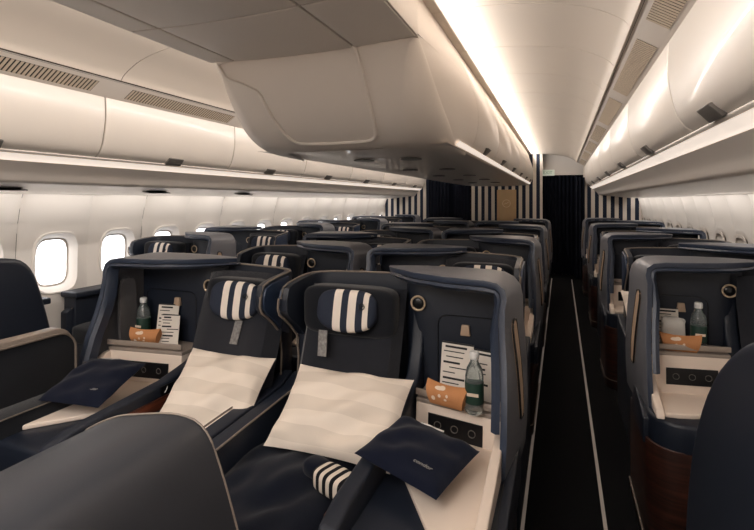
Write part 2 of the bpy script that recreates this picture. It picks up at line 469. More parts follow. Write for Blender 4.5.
# closure: a swept nose. sections at y from YE to YN
nose = empty('bin_end_closure', (U(0), YE, 1.8), 'rounded cream end closure of the centre overhead bins', 'bin end closure')
def nose_sheet():
    V = []; NU = 44; NV = 26
    YN = 2.62
    # grid: v along from ceiling joint (v=0) sweeping down and back to bottom (v=1); u across
    for j in range(NV+1):
        v = j/NV
        ang = v*PI/2
        zb = 2.245 - (2.245-1.788)*(math.sin(ang)**1.25)
        yb = YE + .40*(1-math.cos(ang)**1.1)
        if v > .999: yb = YE+.40
        for i in range(NU+1):
            s = -1+2*i/NU
            hw = lerp(.55, .60, v)
            if v > .5: hw -= .17*(1-math.sqrt(max(0, 1-((v-.5)/.5)**2)))
            # rounded vertical corners: superellipse in plan
            ss = math.copysign(1, s)*abs(s)
            c = abs(s)
            a = c**1.0*PI/2
            rad = .26*v**.7
            x = hw*s
            if c > .55 and rad > 0:
                q = (c-.55)/.45*PI/2
                x = math.copysign((hw-rad)+ (rad+.05*v)*math.sin(q), s) if hw*.55 <= hw-rad+1e-6 else math.copysign(lerp(hw*.55, hw+.05*v, math.sin(q)), s)
                y = yb + (rad*1.5)*(1-math.cos(q))
            else: y = yb
            V.append((x, y-YE, zb-1.8 - .012*math.cos(s*PI/2)*(1-v)))
    F = grid_faces(NV+1, NU+1)
    return V, F, NU, NV
V, F, NU, NV = nose_sheet()
mesh('closure_shell', V, F, M['cream'], nose, True)
# side cheeks from nose silhouettes back to bins and up to the ceiling
for sg in (-1, 1):
    col = [V[j*(NU+1)+(0 if sg < 0 else NU)] for j in range(NV+1)]
    # match to profile at y = 2.85
    P2 = []
    prof = right_prof
    zs = [p[1]-1.8 for p in prof]; us = [p[0] for p in prof]
    tab = sorted(zip(zs, us))
    VV = []
    ns = 6
    for (x, y, z) in col:
        for k in range(ns+1):
            t = k/ns
            ue = interp(tab, max(0, z))
            VV.append((lerp(abs(x), ue, t**.7)*sg, lerp(y, .98, t), z))
    mesh('side_cheek', VV, grid_faces(NV+1, ns+1), M['cream'], nose, True)
    VV = []
    for k in range(9):
        z = lerp(.445, .64, k/8)
        VV += [(sg*.555, 0, z), (sg*lerp(.555, interp(tab, z), .5), .49, z), (sg*interp(tab, z), .985, z)]
    mesh('upper_side', VV, grid_faces(9, 3), M['cream'], nose, True)
# raised inset line on the closure
def nose_pt(s, v, out=.004):
    i = (s+1)/2*NU; j = v*NV
    i0, j0 = min(int(i), NU-1), min(int(j), NV-1); fi, fj = i-i0, j-j0
    g = lambda a, b: Vector(V[b*(NU+1)+a])
    p = g(i0,j0)*(1-fi)*(1-fj)+g(i0+1,j0)*fi*(1-fj)+g(i0,j0+1)*(1-fi)*fj+g(i0+1,j0+1)*fi*fj
    return (p.x, p.y-out, p.z)
pts = smooth_poly([(-.68,0),(-.58,.2),(-.48,.52),(-.42,.74),(-.32,.80),(.32,.80),(.43,.78),(.48,.70),(.50,.5),(.505,.25),(.47,.06),(.40,.0)], 3)
tube('inset_line', [nose_pt(s, v) for s, v in pts], .0105, M['cream'], nose, 6)
# centre bin units
cj = [2.98, 4.05, 5.12, 6.19, 7.26, 8.33, YB-.6]
ordn = ['first behind the rounded closure', 'second', 'third', 'fourth', 'fifth', 'last towards the curtain']
for sg, sn in ((1, 'right'), (-1, 'left')):
    for k, (a, b) in enumerate(zip(cj, cj[1:])):
        e = empty('overhead_bin', (U(0), a, 1.8), 'cream centre overhead bin facing the %s aisle, %s%s' % (sn, ordn[k], ' from the closure' if 0 < k < 5 else ''), 'overhead bin', 'centre overhead bins facing the %s aisle' % sn)
        P = right_prof
        VV = [(sg*u, y, z-1.8) for y in (.004, b-a-.004) for (u, z) in P]
        mesh('bin_door', VV, grid_faces(2, len(P)), M['bin'], e, True, .015, .003, offset=1 if sg > 0 else -1)
        body = [(.03,2.44),(.52,2.43),(.58,2.28),(.635,2.1),(.64,1.97),(.61,1.87),(.56,1.812),(.03,1.812)]
        n = len(body)
        VV = [(sg*u, y, z-1.8) for y in (.002, b-a-.002) for (u, z) in body]
        mesh('bin_body', VV, [tuple(range(n)), tuple(range(2*n-1, n-1, -1))]+[(i, (i+1) % n, n+(i+1) % n, n+i) for i in range(n)], M['cream'], e, False)
        hy = .5*(b-a)
        hexa('latch_handle', [(sg*.632, hy-.07, .045), (sg*.610, hy-.07, .02), (sg*.610, hy+.07, .02), (sg*.632, hy+.07, .045),
                         (sg*.668, hy-.065, .078), (sg*.642, hy-.065, .085), (sg*.642, hy+.065, .085), (sg*.668, hy+.065, .078)], M['handle'], e, .003)
    X = lambda u, s=sg: U(s*u)
    o = strip_surf('light_strip', [(.626,1.835),(.602,1.812)], 2.6, YB-.62, M['strip'], xf=X); tag(o, 'lit strip along the %s lower edge of the centre bins' % sn, 'light strip')
# underside panels of the centre bins
under = [(-.595,1.806),(-.515,1.80),(-.30,1.79),(0,1.787),(.30,1.79),(.515,1.80),(.595,1.806)]
yy = [2.42, 3.4, 4.4, 5.4, 6.4, 7.4, 8.4, YB-.55]
for k in range(len(yy)-1):
    o = strip_surf('ceiling_x', under, yy[k]+.004, yy[k+1]-.004, M['psu'], xf=U); o.name = 'ceiling_under_bin_%d' % (k+1); struct(o)
for k in range(5):
    for q, u in enumerate((.22, -.12)):
        y = 3.0+k*1.07
        e = lathe('ceiling_speaker', [(.07,0),(.07,.006),(.05,.010),(.03,.006)], (0,0,0), M['handle'], None, 24)
        e.location = (U(u), y, 1.776); e.scale = (1, 1.1, 1)
        tag(e, 'grey round reading light cluster under the centre bins, %s' % ['nearest pair','second pair','third pair','fourth pair','last pair'][k], 'service unit', 'round units under the centre bins, %s pair' % ['first','second','third','fourth','last'][k])
# service units under the left bins
for k, y in enumerate((1.9, 3.1, 4.3)):
    e = prism('passenger_service_unit', [(-.05,-.12),(.06,-.12),(.04,.12),(-.04,.12)], 2, 0, .006, M['black'], None, .002)
    e.location = (U(-2.12), y, 1.572); e.rotation_euler = (0, math.atan2(.065, .56), 0)
    tag(e, 'dark glossy service unit under the left bins, %s' % ['nearest the camera','in the middle','farthest of the three'][k], 'service unit', 'service units under the left bins')

# cove lights above centre structure
for sg, sn in ((1, 'right'), (-1, 'left')):
    X = lambda u, s=sg: U(s*u)
    o = strip_surf('cove_light', [(.50,2.40),(.535,2.432)] if False else [(.515,2.425),(.56,2.44)], YF, YB-.4, M['cove'], xf=X)
    tag(o, 'warm cove light above the centre bins beside the %s aisle' % sn, 'cove light')

# ------------------------------------------------------------------ aft bulkhead, curtains
def bulk(nm, x0, x1, y):
    o = box(nm, 0, x1-x0, 0, .03, 0, 2.5, M['bulk'], None, 0); o.location = (x0, y, 0); struct(o); return o
bulk('wall_back_centre', -1.74, -.34, YB)
bulk('wall_back_right', .40, 1.6, YB)
bulk('wall_back_left', -4.0, -2.62, YB)
struct(box('wall_back', -4.2, 1.9, 11.6, 11.65, 0, 2.6, M['curtain'], None, 0))
struct(box('wall_front', -4.2, 1.9, YF-.05, YF, 0, 2.6, M['cream'], None, 0))
def curtain(nm, x0, x1, y, z0, z1, pleats, label, amp=.035):
    V = []; n = pleats*8
    for i in range(n+1):
        x = lerp(x0, x1, i/n); ph = 2*PI*i/8
        for z in (z0, z1): V.append((x, y+amp*math.sin(ph)+amp*.3*math.sin(ph*.37+1), z))
    o = mesh(nm, V, grid_faces(n+1, 2), M['curtain'], None, True, .006)
    tag(o, label, 'curtain'); return o
curtain('curtain', -.36, .30, YB+.35, .02, 2.02, 9, 'navy pleated curtain closing the right aisle')
curtain('curtain', .24, .42, YB-.1, .02, 1.95, 3, 'narrow gathered navy curtain bunch between aisle curtain and right striped panel')
curtain('curtain', -2.16, -1.70, YB+.2, .02, 2.0, 7, 'navy curtain closing the left aisle', .01)
curtain('curtain', -2.62, -2.2, YB-.12, .02, 2.0, 6, 'gathered curtain edge beside the left striped panel')
struct(box('wall_back_header', -.36, .42, YB+.28, YB+.3, 2.02, 2.5, M['cream'], None, 0))
g = empty('emblem_panel', (-1.03, YB-.02, 1.33), 'square brushed gold panel with round embossed emblem on striped bulkhead', 'wall panel')
box('gold_plate', -.19, .19, 0, .02, -.3, .40, M['gold'], g, .01)
M['gold2'] = mat('emblem_gold', (232,206,170), .4)
tube('emblem_ring', [(.075*math.cos(t*PI/16), -.004, .12+.075*math.sin(t*PI/16)) for t in range(32)], .007, M['gold2'], g, 6, True)
tube('emblem_bird', [(-.05,-.004,.10),(-.01,-.004,.13),(.0,-.004,.12),(.05,-.004,.155)], .007, M['gold2'], g, 6)
e = empty('exit_sign', (-.25, YB+.24, 2.07), 'small pale green exit sign hanging at the ceiling above aisle curtain', 'exit sign')
box('sign_box', -.13, .13, 0, .03, -.06, .06, M['exit'], e, .006)
cu = bpy.data.curves.new('t', 'FONT'); cu.body = 'EXIT'; cu.size = .085; cu.align_x = 'CENTER'; cu.align_y = 'CENTER'; cu.extrude = .001
t = bpy.data.objects.new('lettering', cu); COL.objects.link(t); t.rotation_euler = (PI/2,0,0); t.location = (0,-.003,0); t.parent = e
cu.materials.append(M['exittext'])
TEXTS = [t]

# ------------------------------------------------------------------ seat unit
def ripple(x, y, seed=0):
    return math.sin(x*31+seed)*math.sin(y*23+seed*1.7)*.5+math.sin(x*17-y*29+seed*2.3)*.5
def sheet_wall(name, path, m, parent, th, nz=10, rim=None, bevel=.006):
    """path: list of (x,y,zbot,ztop)"""
    V = []
    for (x, y, zb, zt) in path:
        for k in range(nz+1): V.append((x, y, lerp(zb, zt, k/nz)))
    return mesh(name, V, grid_faces(len(path), nz+1), m, parent, True, th, bevel, rimmat=rim, offset=0)
def L_SHORT(L): return L < .6
def make_seat(m, WS, LC=.86):
    """seat unit in local coordinates: x 0 = seat side, x 1 = outer side of the console; front is -y"""
    global MIR
    MIR = m; near = True
    dz = -.035 if m > 0 else (.03 if L_SHORT(LC) else 0)
    W = .965 if WS == .47 else .99
    BX = .0 if LC > .6 else .02
    sx1 = WS                      # end of seat, start of console
    r = empty('cabin_seat', (0,0,0))
    # -- back shell with side wing
    plan = [(.062,-.30,1.035,1.085),(.062,-.285,1.015,1.13),(.062,-.25,.985,1.142),(.062,-.2,.95,1.15),(.062,-.15,.90,1.156),(.062,-.13,.30,1.158),
            (.062,-.10,.12,1.16),(.072,-.05,.12,1.163),(.10,-.015,.12,1.167),(.15,0,.12,1.17),(.28,.0,.12,1.175),(sx1-.08,0,.12,1.178),(sx1+.02,0,.12,1.178)]
    sheet_wall('back_shell', plan, M['navyin'], r, .035, 12, M['navy'])
    tube('shell_piping', [(x-.012 if i < 8 else x, y-(.018 if i >= 8 else 0), zt+.001) for i, (x, y, zb, zt) in enumerate(plan)], .0045, M['piping'], r, 6)
    wp = [(.045,-.318,1.05),(.045,-.306,1.02),(.045,-.27,.995),(.045,-.22,.955),(.045,-.165,.90),(.045,-.15,.80),(.045,-.16,.66)]
    tube('wing_piping', [(.045,-.312,1.09)]+wp, .005, M['piping'], r, 6)
    prism('wing_outer_panel', [(-.30,1.035),(-.302,1.075),(-.285,1.12),(-.24,1.135),(-.10,1.15),(-.10,.88),(-.15,.90),(-.22,.965),(-.275,1.005)], 0, .034, .046, M['blue'], r, .004)
    # -- seat back: leaning cushion
    sxc = (.075+sx1)/2; hw = (sx1-.075)/2
    def lean(p):
        return p
    V = []; nu, nv = 14, 16
    for j in range(nv+1):
        v = j/nv; z = lerp(.46, 1.12, v); yb = lerp(-.30, -.07, v)
        for i in range(nu+1):
            s = -1+2*i/nu
            e = (1-abs(s)**6)
            y = yb - .045*(e**.5)*(1-(abs(2*v-1))**8)**.5 + .018*(1-abs(s)**2)*0 - .03*abs(s)**3*(1-abs(s)**8)
            V.append((sxc+hw*s, y, z))
    mesh('seat_back', V, grid_faces(nv+1, nu+1), M['fabric'], r, True, .05, 0, offset=1 if m > 0 else -1)
    # -- headrest
    superell('headrest', (sxc, -.15, 1.03), (hw*.93, .055, .105), .35, .35, M['fabric2'], r)
    hd = superell('head_pillow', (0,0,0), (.135, .035, .088), .6, .55, M['head'], None, fn=lambda p: Vector((p.x, p.y, p.z*(1-.25*(p.x/.135)**2 if p.z < 0 else 1))))
    hd.parent = r; hd.location = (m*sxc+.012, -.215, 1.04); hd.rotation_euler = (math.radians(-12), 0, 0)
    em = tube('round_emblem', [(m*(.078+.0125*math.cos(t*PI/8)), -.037, .022+.0125*math.sin(t*PI/8)) for t in range(16)], .0020, M['ink'], hd, 5, True)
    tube('bird_mark', [(m*.071, -.037, .017), (m*.077, -.037, .024), (m*.079, -.037, .021), (m*.086, -.037, .027)], .0020, M['ink'], em, 5)
    # -- belt tag
    bt = []
    for k in range(6):
        z = .955-.02*k; bt += [(.195+.002*k, -.235-.006*k, z), (.235+.002*k, -.235-.006*k, z)]
    mesh('belt_tag', bt, grid_faces(6, 2), M['belt'], r, True, .004, offset=0)
    # -- cushion, base, armrest
    superell('seat_cushion', (sxc, -.54, .455), (hw+.012, .35, .075), .3, .25, M['fabric2'], r)
    box('seat_base', .07, sx1+.01, -.88, -.08, 0, .40, M['navyin'], r, .02)
    prism('armrest', [(-.12,.10),(-.12,.72),(-.22,.685),(-.86,.655),(-.90,.63),(-.90,.10)], 0, .004, .07, M['navyin'], r, .008)
    tube('armrest_piping', [(.072,-.2,.69),(.072,-.6,.671),(.072,-.86,.655)], .004, M['piping'], r, 6)
    # -- console back panel
    pn = [(sx1-.01,-.02,.62,1.185),(sx1+.02,-.055,.62,1.187),(sx1+.06,-.075,.62,1.187),(sx1+.12,-.08,.62,1.187),(W-.03,-.08,.62,1.18)]
    bp = sheet_wall('console_back_panel', pn, M['navyin'], r, .02, 3)
    # seat side bolster running down from the panel
    prism('seat_side_bolster', [(-.05,.47),(-.05,1.16),(-.075,1.0),(-.10,.88),(-.15,.79),(-.24,.735),(-.40,.70),(-LC+.04,.675),(-LC-.05,.65),(-LC-.08,.60),(-LC-.08,.47)], 0, sx1+.02, sx1+.078, M['navyin'], r, .014)
    # panel line
    if near:
        cx0, cx1, cz0, cz1, yy_ = sx1+.14, W-.06, .70, 1.03, -.0915
        q = []
        for (ax, az, a0) in ((cx1-.04, cz1-.04, 0), (cx0+.04, cz1-.04, 90), (cx0+.04, cz0+.04, 180), (cx1-.04, cz0+.04, 270)):
            for t in range(5): w = math.radians(a0+22.5*t); q.append((ax+.04*math.cos(w), yy_, az+.04*math.sin(w)))
        tube('panel_groove', q, .0022, M['black'], r, 5, True)
        hexa('coat_latch', [(sx1+.235,-.108,.955),(sx1+.275,-.108,.955),(sx1+.275,-.09,.955),(sx1+.235,-.09,.955),(sx1+.24,-.106,.998),(sx1+.27,-.106,.998),(sx1+.27,-.09,.998),(sx1+.24,-.09,.998)], M['tan'], r, .003)
    lx, lz = sx1+.055, 1.07
    lp = superell('reading_lamp', (lx, -.092, lz), (.024,.008,.024), 1, 1, M['black'], r, 20, 10)
    tube('lamp_ring', [(lx+.029*math.cos(t*PI/14), -.096, lz+.029*math.sin(t*PI/14)) for t in range(28)], .0045, M['ring'], lp, 6, True)
    # -- hood
    # path across: tip -> roof -> corner -> side down
    x0 = sx1-.085
    path = [(x0,1.196),(x0+.07,1.199),(x0+.16,1.202),(x0+.3,1.203),(W-.10,1.200),(W-.055,1.195),(W-.028,1.182),(W-.010,1.160),(W-.002,1.125),(W,1.04),(W+.008,.95),(W+.014,.85),(W+.016,.75),(W+.014,.66),(W+.008,.56)]
    front = [-.053,-.13,-.22,-.29,-.30,-.305,-.31,-.315,-.32,-.335,-.36,-.40,-.43,-.45,-.46]
    V = []; k = 6
    for (x, z), fy in zip(path, front):
        pin = .04*max(0, min(1, (1.20-z)/.06)) if x > W-.2 else 0
        for j in range(k+1): V.append((x-pin*(j/k)**1.6, lerp(-.05, fy, j/k), z - .006*(j/k)))
    mesh('console_hood', V, grid_faces(len(path), k+1), M['hood'], r, True, .022, .006, rimmat=M['rim'], offset=-1 if m > 0 else -1)
    # seat-side bevelled rim
    V = []
    for (x, z), fy in list(zip(path, front))[0:13]:
        pin = .04*max(0, min(1, (1.20-z)/.06)) if x > W-.2 else 0
        x -= pin
        nx = 0 if z > 1.19 else (-1 if z < 1.11 else -.7); nz_ = -1 if z > 1.19 else (0 if z < 1.11 else -.7)
        q_ = (.42 if z > 1.19 else (.5 if z > 1.11 else .55))*(min(1, (len(V)+2)/8))
        V += [(x+nx*.003, fy-.001, z-.010+nz_*.0), (x+nx*.026*q_, fy-.006, z-.010+nz_*.020*q_), (x+nx*.052*q_, fy+.006, z-.010+nz_*.044*q_), (x+nx*.052*q_, fy+.05, z-.010+nz_*.044*q_)]
    mesh('hood_rim', V, grid_faces(13, 4), M['rim'], r, True, .006, offset=0)
    def oval(x, yc, zc, a, b, n=28, e=.5): return [(x, yc+a*math.copysign(abs(math.cos(2*PI*i/n))**e, math.cos(2*PI*i/n)), zc+b*math.copysign(abs(math.sin(2*PI*i/n))**e, math.sin(2*PI*i/n))) for i in range(n)]
    def on_side(y, z, out):
        fy = interp([(.56,-.46),(.66,-.45),(.75,-.43),(.85,-.40),(.95,-.36),(1.04,-.335),(1.125,-.32)], z)
        t = max(0, (-.05-y)/(-.05-fy)); xo = interp([(.56,.008),(.75,.016),(.85,.014),(.95,.008),(1.04,.0),(1.12,-.002)], z)
        return (W+xo-.04*t**1.6+out, y, z)
    ov = lambda a, b, out: [on_side(y, z, out) for (_, y, z) in oval(0, -.245-.0, .90, a, b)]
    mesh('side_inlay', ov(.024, .17, .030)+ov(.026, .173, .012), [tuple(range(28))]+[(i, (i+1) % 28, 28+(i+1) % 28, 28+i) for i in range(28)], M['tan'], r, False)
    tube('inlay_ring', ov(.028, .176, .028), .004, M['black'], r, 5, True)
    mesh('inner_window', oval(W-.052, -.20, .93, .05, .17)+oval(W-.041, -.20, .93, .054, .174), [tuple(range(28))]+[(i, (i+1) % 28, 28+(i+1) % 28, 28+i) for i in range(28)], M['gloss'], r, False)
    # -- shelf
    cx0 = sx1+.09
    hexa('storage_shelf', [(cx0,-.24,.755+dz),(W-.03,-.30,.755+dz),(W-.03,-.09,.755+dz),(cx0,-.09,.755+dz),(cx0,-.24,.772+dz),(W-.03,-.30,.772+dz),(W-.03,-.09,.772+dz),(cx0,-.09,.772+dz)], M['taupe'], r, .003)
    rl = hexa('shelf_rail', [(cx0,-.248,.785+dz),(W-.03,-.308,.785+dz),(W-.03,-.298,.785+dz),(cx0,-.238,.785+dz),(cx0,-.248,.81+dz),(W-.03,-.308,.81+dz),(W-.03,-.298,.81+dz),(cx0,-.238,.81+dz)], M['taupe'], r, .003)
    # -- white console front with control panel
    fr = [(cx0,-.255,.60),(W-.035,-.315,.60),(W-.035,-.10,.60),(cx0,-.10,.60),(cx0,-.242,.757+dz),(W-.035,-.302,.757+dz),(W-.035,-.10,.757+dz),(cx0,-.10,.757+dz)]
    cf = hexa('console_front', fr, M['white'], r, .006)
    def FP(t, z, off): # point on front face
        x = lerp(cx0, W-.035, t); y = lerp(-.255, -.315, t)+ (z-.6)/.157*.013 - off; z += dz*.6
        return (x, y, z)
    cp = mesh('control_panel', [FP(.16,.64,.002),FP(.80,.64,.002),FP(.80,.715,.002),FP(.16,.715,.002)], [(0,1,2,3)], M['black'], cf, False, .004, .0015, offset=0)
    for k2 in range(3):
        t = .26+.2*k2; p = FP(t+.02, .678, .006)
        tube('socket', [(p[0]+.013*math.cos(a*PI/6), p[1], p[2]+.013*math.sin(a*PI/6)) for a in range(12)], .0018, M['handle'], cp, 5, True)
    # -- side table
    E = LC
    prism('side_table', [(sx1+.075,-.22),(sx1+.075,-.35),(sx1+.10,-.30-.22*E),(W-.16,.06-E),(W-.11,.045-E),(W-.05,.04-E),(W-.05,-.22)], 2, .598, .618, M['white'], r, .005)
    ups = [(-.25,.60),(-.25,.76+dz),(-.32,.75+dz),(-.42,.70),(-.60,.665),(.03-E,.635),(.01-E,.60)] if LC > .6 else [(-.25,.60),(-.25,.76),(-.30,.75),(-.36,.70),(-.42,.665),(.03-E,.635),(.01-E,.60)]
    prism('table_upstand', ups, 0, W-.05, W-.018, M['white'], r, .005)
    # -- console body: dark band + wood base
    def rrplan(x0_, x1_, y0_, y1_, rad):
        q = [(x0_, y1_), (x0_, y0_+.02), (x0_+.02, y0_)]
        for t in range(7): w = math.radians(-90+15*t); q.append((x1_-rad+rad*math.cos(w), y0_+rad+rad*math.sin(w)))
        q.append((x1_, y1_)); return q
    prism('console_band', rrplan(sx1+.005, W+.004, -LC-.02, -.06, .12), 2, .47, .598, M['navy'], r, .02)
    prism('console_base', rrplan(sx1+.012, W-.004+BX, -LC-BX, -.06, .12), 2, .0, .49, M['wood'], r, .004)
    q = rrplan(sx1+.008, W+BX, -LC-.004-BX, -.06, .12)
    tube('kick_trim', [(x, y, .075) for x, y in q[1:]], .004, M['piping'], r, 6)
    if LC > .6:
        ctl = box('seat_controls', sx1+.014, sx1+.024, -.44, -.18, .655, .690, M['black'], r, .002)
        for k2 in range(6):
            y = -.42+.043*k2
            pts = [[(0,.0),(.012,.014),(.014,.024)],[(0,.004),(.02,.004)],[(0,0),(.012,.02),(.016,.0)],[(0,.0),(.014,.022)],[(0,.02),(.014,.012),(.0,.0)],[(0,0),(.006,.012),(.016,.016)]][k2]
            tube('button_icon', [(sx1+.0125, y+a, .660+b) for a, b in pts], .0018, M['silver'], ctl, 5)
    if LC > .6: box('side_veneer', sx1+.012, sx1+.024, -LC, -.10, .50, .645, M['wood2'], r, .002)
    # low aisle-side ledge with tan cap
    prism('side_ledge', [(-LC+.08,.46),(-LC+.08,.57),(-LC+.18,.595),(-.17,.63),(-.17,.46)], 0, W-.01, W+.022, M['navy'], r, .006)
    box('ledge_cap', W-.014, W+.024, -.19, -.155, .60, .638, M['tan'], r, .004)
    # foot cubby rear of the shell
    box('foot_cubby', sx1+.0, W-.04, -.06, .05, .10, .70, M['navyin'], r, .03)
    box('rear_screen_housing', .12, W-.04, .0, .05, .70, 1.15, M['navyin'], r, .02)
    MIR = 1
    return r
seats = {}
def proto(m, even, L):
    k = (m, even, L)
    if k not in seats: seats[k] = [make_seat(m, .47 if even else (.455 if m < 0 and L > .6 else .535), L), False]
    return seats[k]
def seat_at(x, y, m, even, label, group, L=.58):
    p = proto(m, even, L)
    if not p[1]: o = p[0]; p[1] = True
    else: o = copy_tree(p[0])
    o.location = (x, y, 0); o['label'] = label; o['category'] = 'seat'; o['group'] = group
    return o
rown = ['front row of the block', 'second row of the block', 'third row of the block', 'fourth row of the block', 'fifth row of the block', 'sixth row of the block', 'last row before the bulkhead', 'last row']
SEATS = []
for i in range(7):
    y = 2.0+.97*i; even = i % 2 == 1
    if not even:
        SEATS.append(lambda y=y, i=i: (seat_at(-1.15, y, 1, False, 'navy centre seat beside the right aisle, its console outside, %s' % rown[i], 'centre seats', .86),
                     seat_at(-1.15, y, -1, False, 'navy centre seat with its console beside the left aisle, %s' % rown[i], 'centre seats', .86)))
    else:
        SEATS.append(lambda y=y, i=i: (seat_at(-.16, y, -1, True, 'navy centre seat set directly on the right aisle, %s' % rown[i], 'centre seats'),
                     seat_at(-2.14, y, 1, True, 'navy centre seat set directly on the left aisle, %s' % rown[i], 'centre seats')))
ro = ['nearest with open shelf', 'second', 'third', 'fourth', 'fifth', 'sixth', 'seventh', 'eighth']
for i in range(7):
    y = 2.80+.97*i
    if i % 2 == 0: SEATS.append(lambda y=y, i=i: seat_at(1.34, y, -1, False, 'navy right window seat, console on the aisle, %s in the column' % ro[i], 'seats by the right windows'))
    else: SEATS.append(lambda y=y, i=i: seat_at(.36, y, 1, True, 'navy seat by the right windows, set on the aisle, %s in the column' % ro[i], 'seats by the right windows'))
lo = ['nearest', 'second', 'third', 'fourth', 'fifth', 'sixth', 'seventh']
for i in range(7):
    y = 3.42+.97*i
    if y > 9.5: continue
    if i % 2 == 0: SEATS.append(lambda y=y, i=i: seat_at(-3.65, y, 1, False, 'navy seat by the left windows, console on the aisle, %s in the column' % ro[i].replace('nearest with open shelf','nearest'), 'seats by the left windows'))
    else: SEATS.append(lambda y=y, i=i: seat_at(-2.67, y, -1, True, 'navy seat by the left windows, set on the aisle, %s in the column' % ro[i], 'seats by the left windows'))

# ------------------------------------------------------------------ loose things
def pillow(name, c, w, h, t, rot, m, label, cat, group=None, pinch=.10, seed=1, wr=.006, n=26):
    """c centre, rot Matrix 3x3; local x width, y height, z thickness"""
    V = []; 
    for sgn in (1, -1):
        for j in range(n+1):
            v = -1+2*j/n
            for i in range(n+1):
                u = -1+2*i/n
                e = ((1-abs(u)**2.6)*(1-abs(v)**2.6))**.5 if abs(u) < 1 and abs(v) < 1 else 0
                x = w/2*u*(1-pinch*(1-v*v)*abs(u)**2*.6); y = h/2*v*(1-pinch*(1-u*u)*abs(v)**2*.6)
                z = sgn*(t/2*e + wr*(ripple(u*.27, v*.24, seed)+.5*ripple(u*.13+v*.35, v*.3-u*.2, seed+3)*abs(u*v)**.3)*e**.5*2)
                if sgn < 0: z *= .6
                V.append((x, y, z))
    k = (n+1)*(n+1)
    F = grid_faces(n+1, n+1); F += [tuple(reversed([a+k for a in f])) for f in grid_faces(n+1, n+1)]
    o = mesh(name, V, F, m, None, True)
    o.matrix_world = Matrix.Translation(c) @ rot.to_4x4()
    tag(o, label, cat, group); return o
def frame_from(tl, tr, bl):
    """rotation with local x along top edge, y up along left edge"""
    x = (Vector(tr)-Vector(tl)).normalized(); y = (Vector(tl)-Vector(bl)).normalized()
    z = x.cross(y).normalized(); y = z.cross(x)
    return Matrix((x, y, z)).transposed()

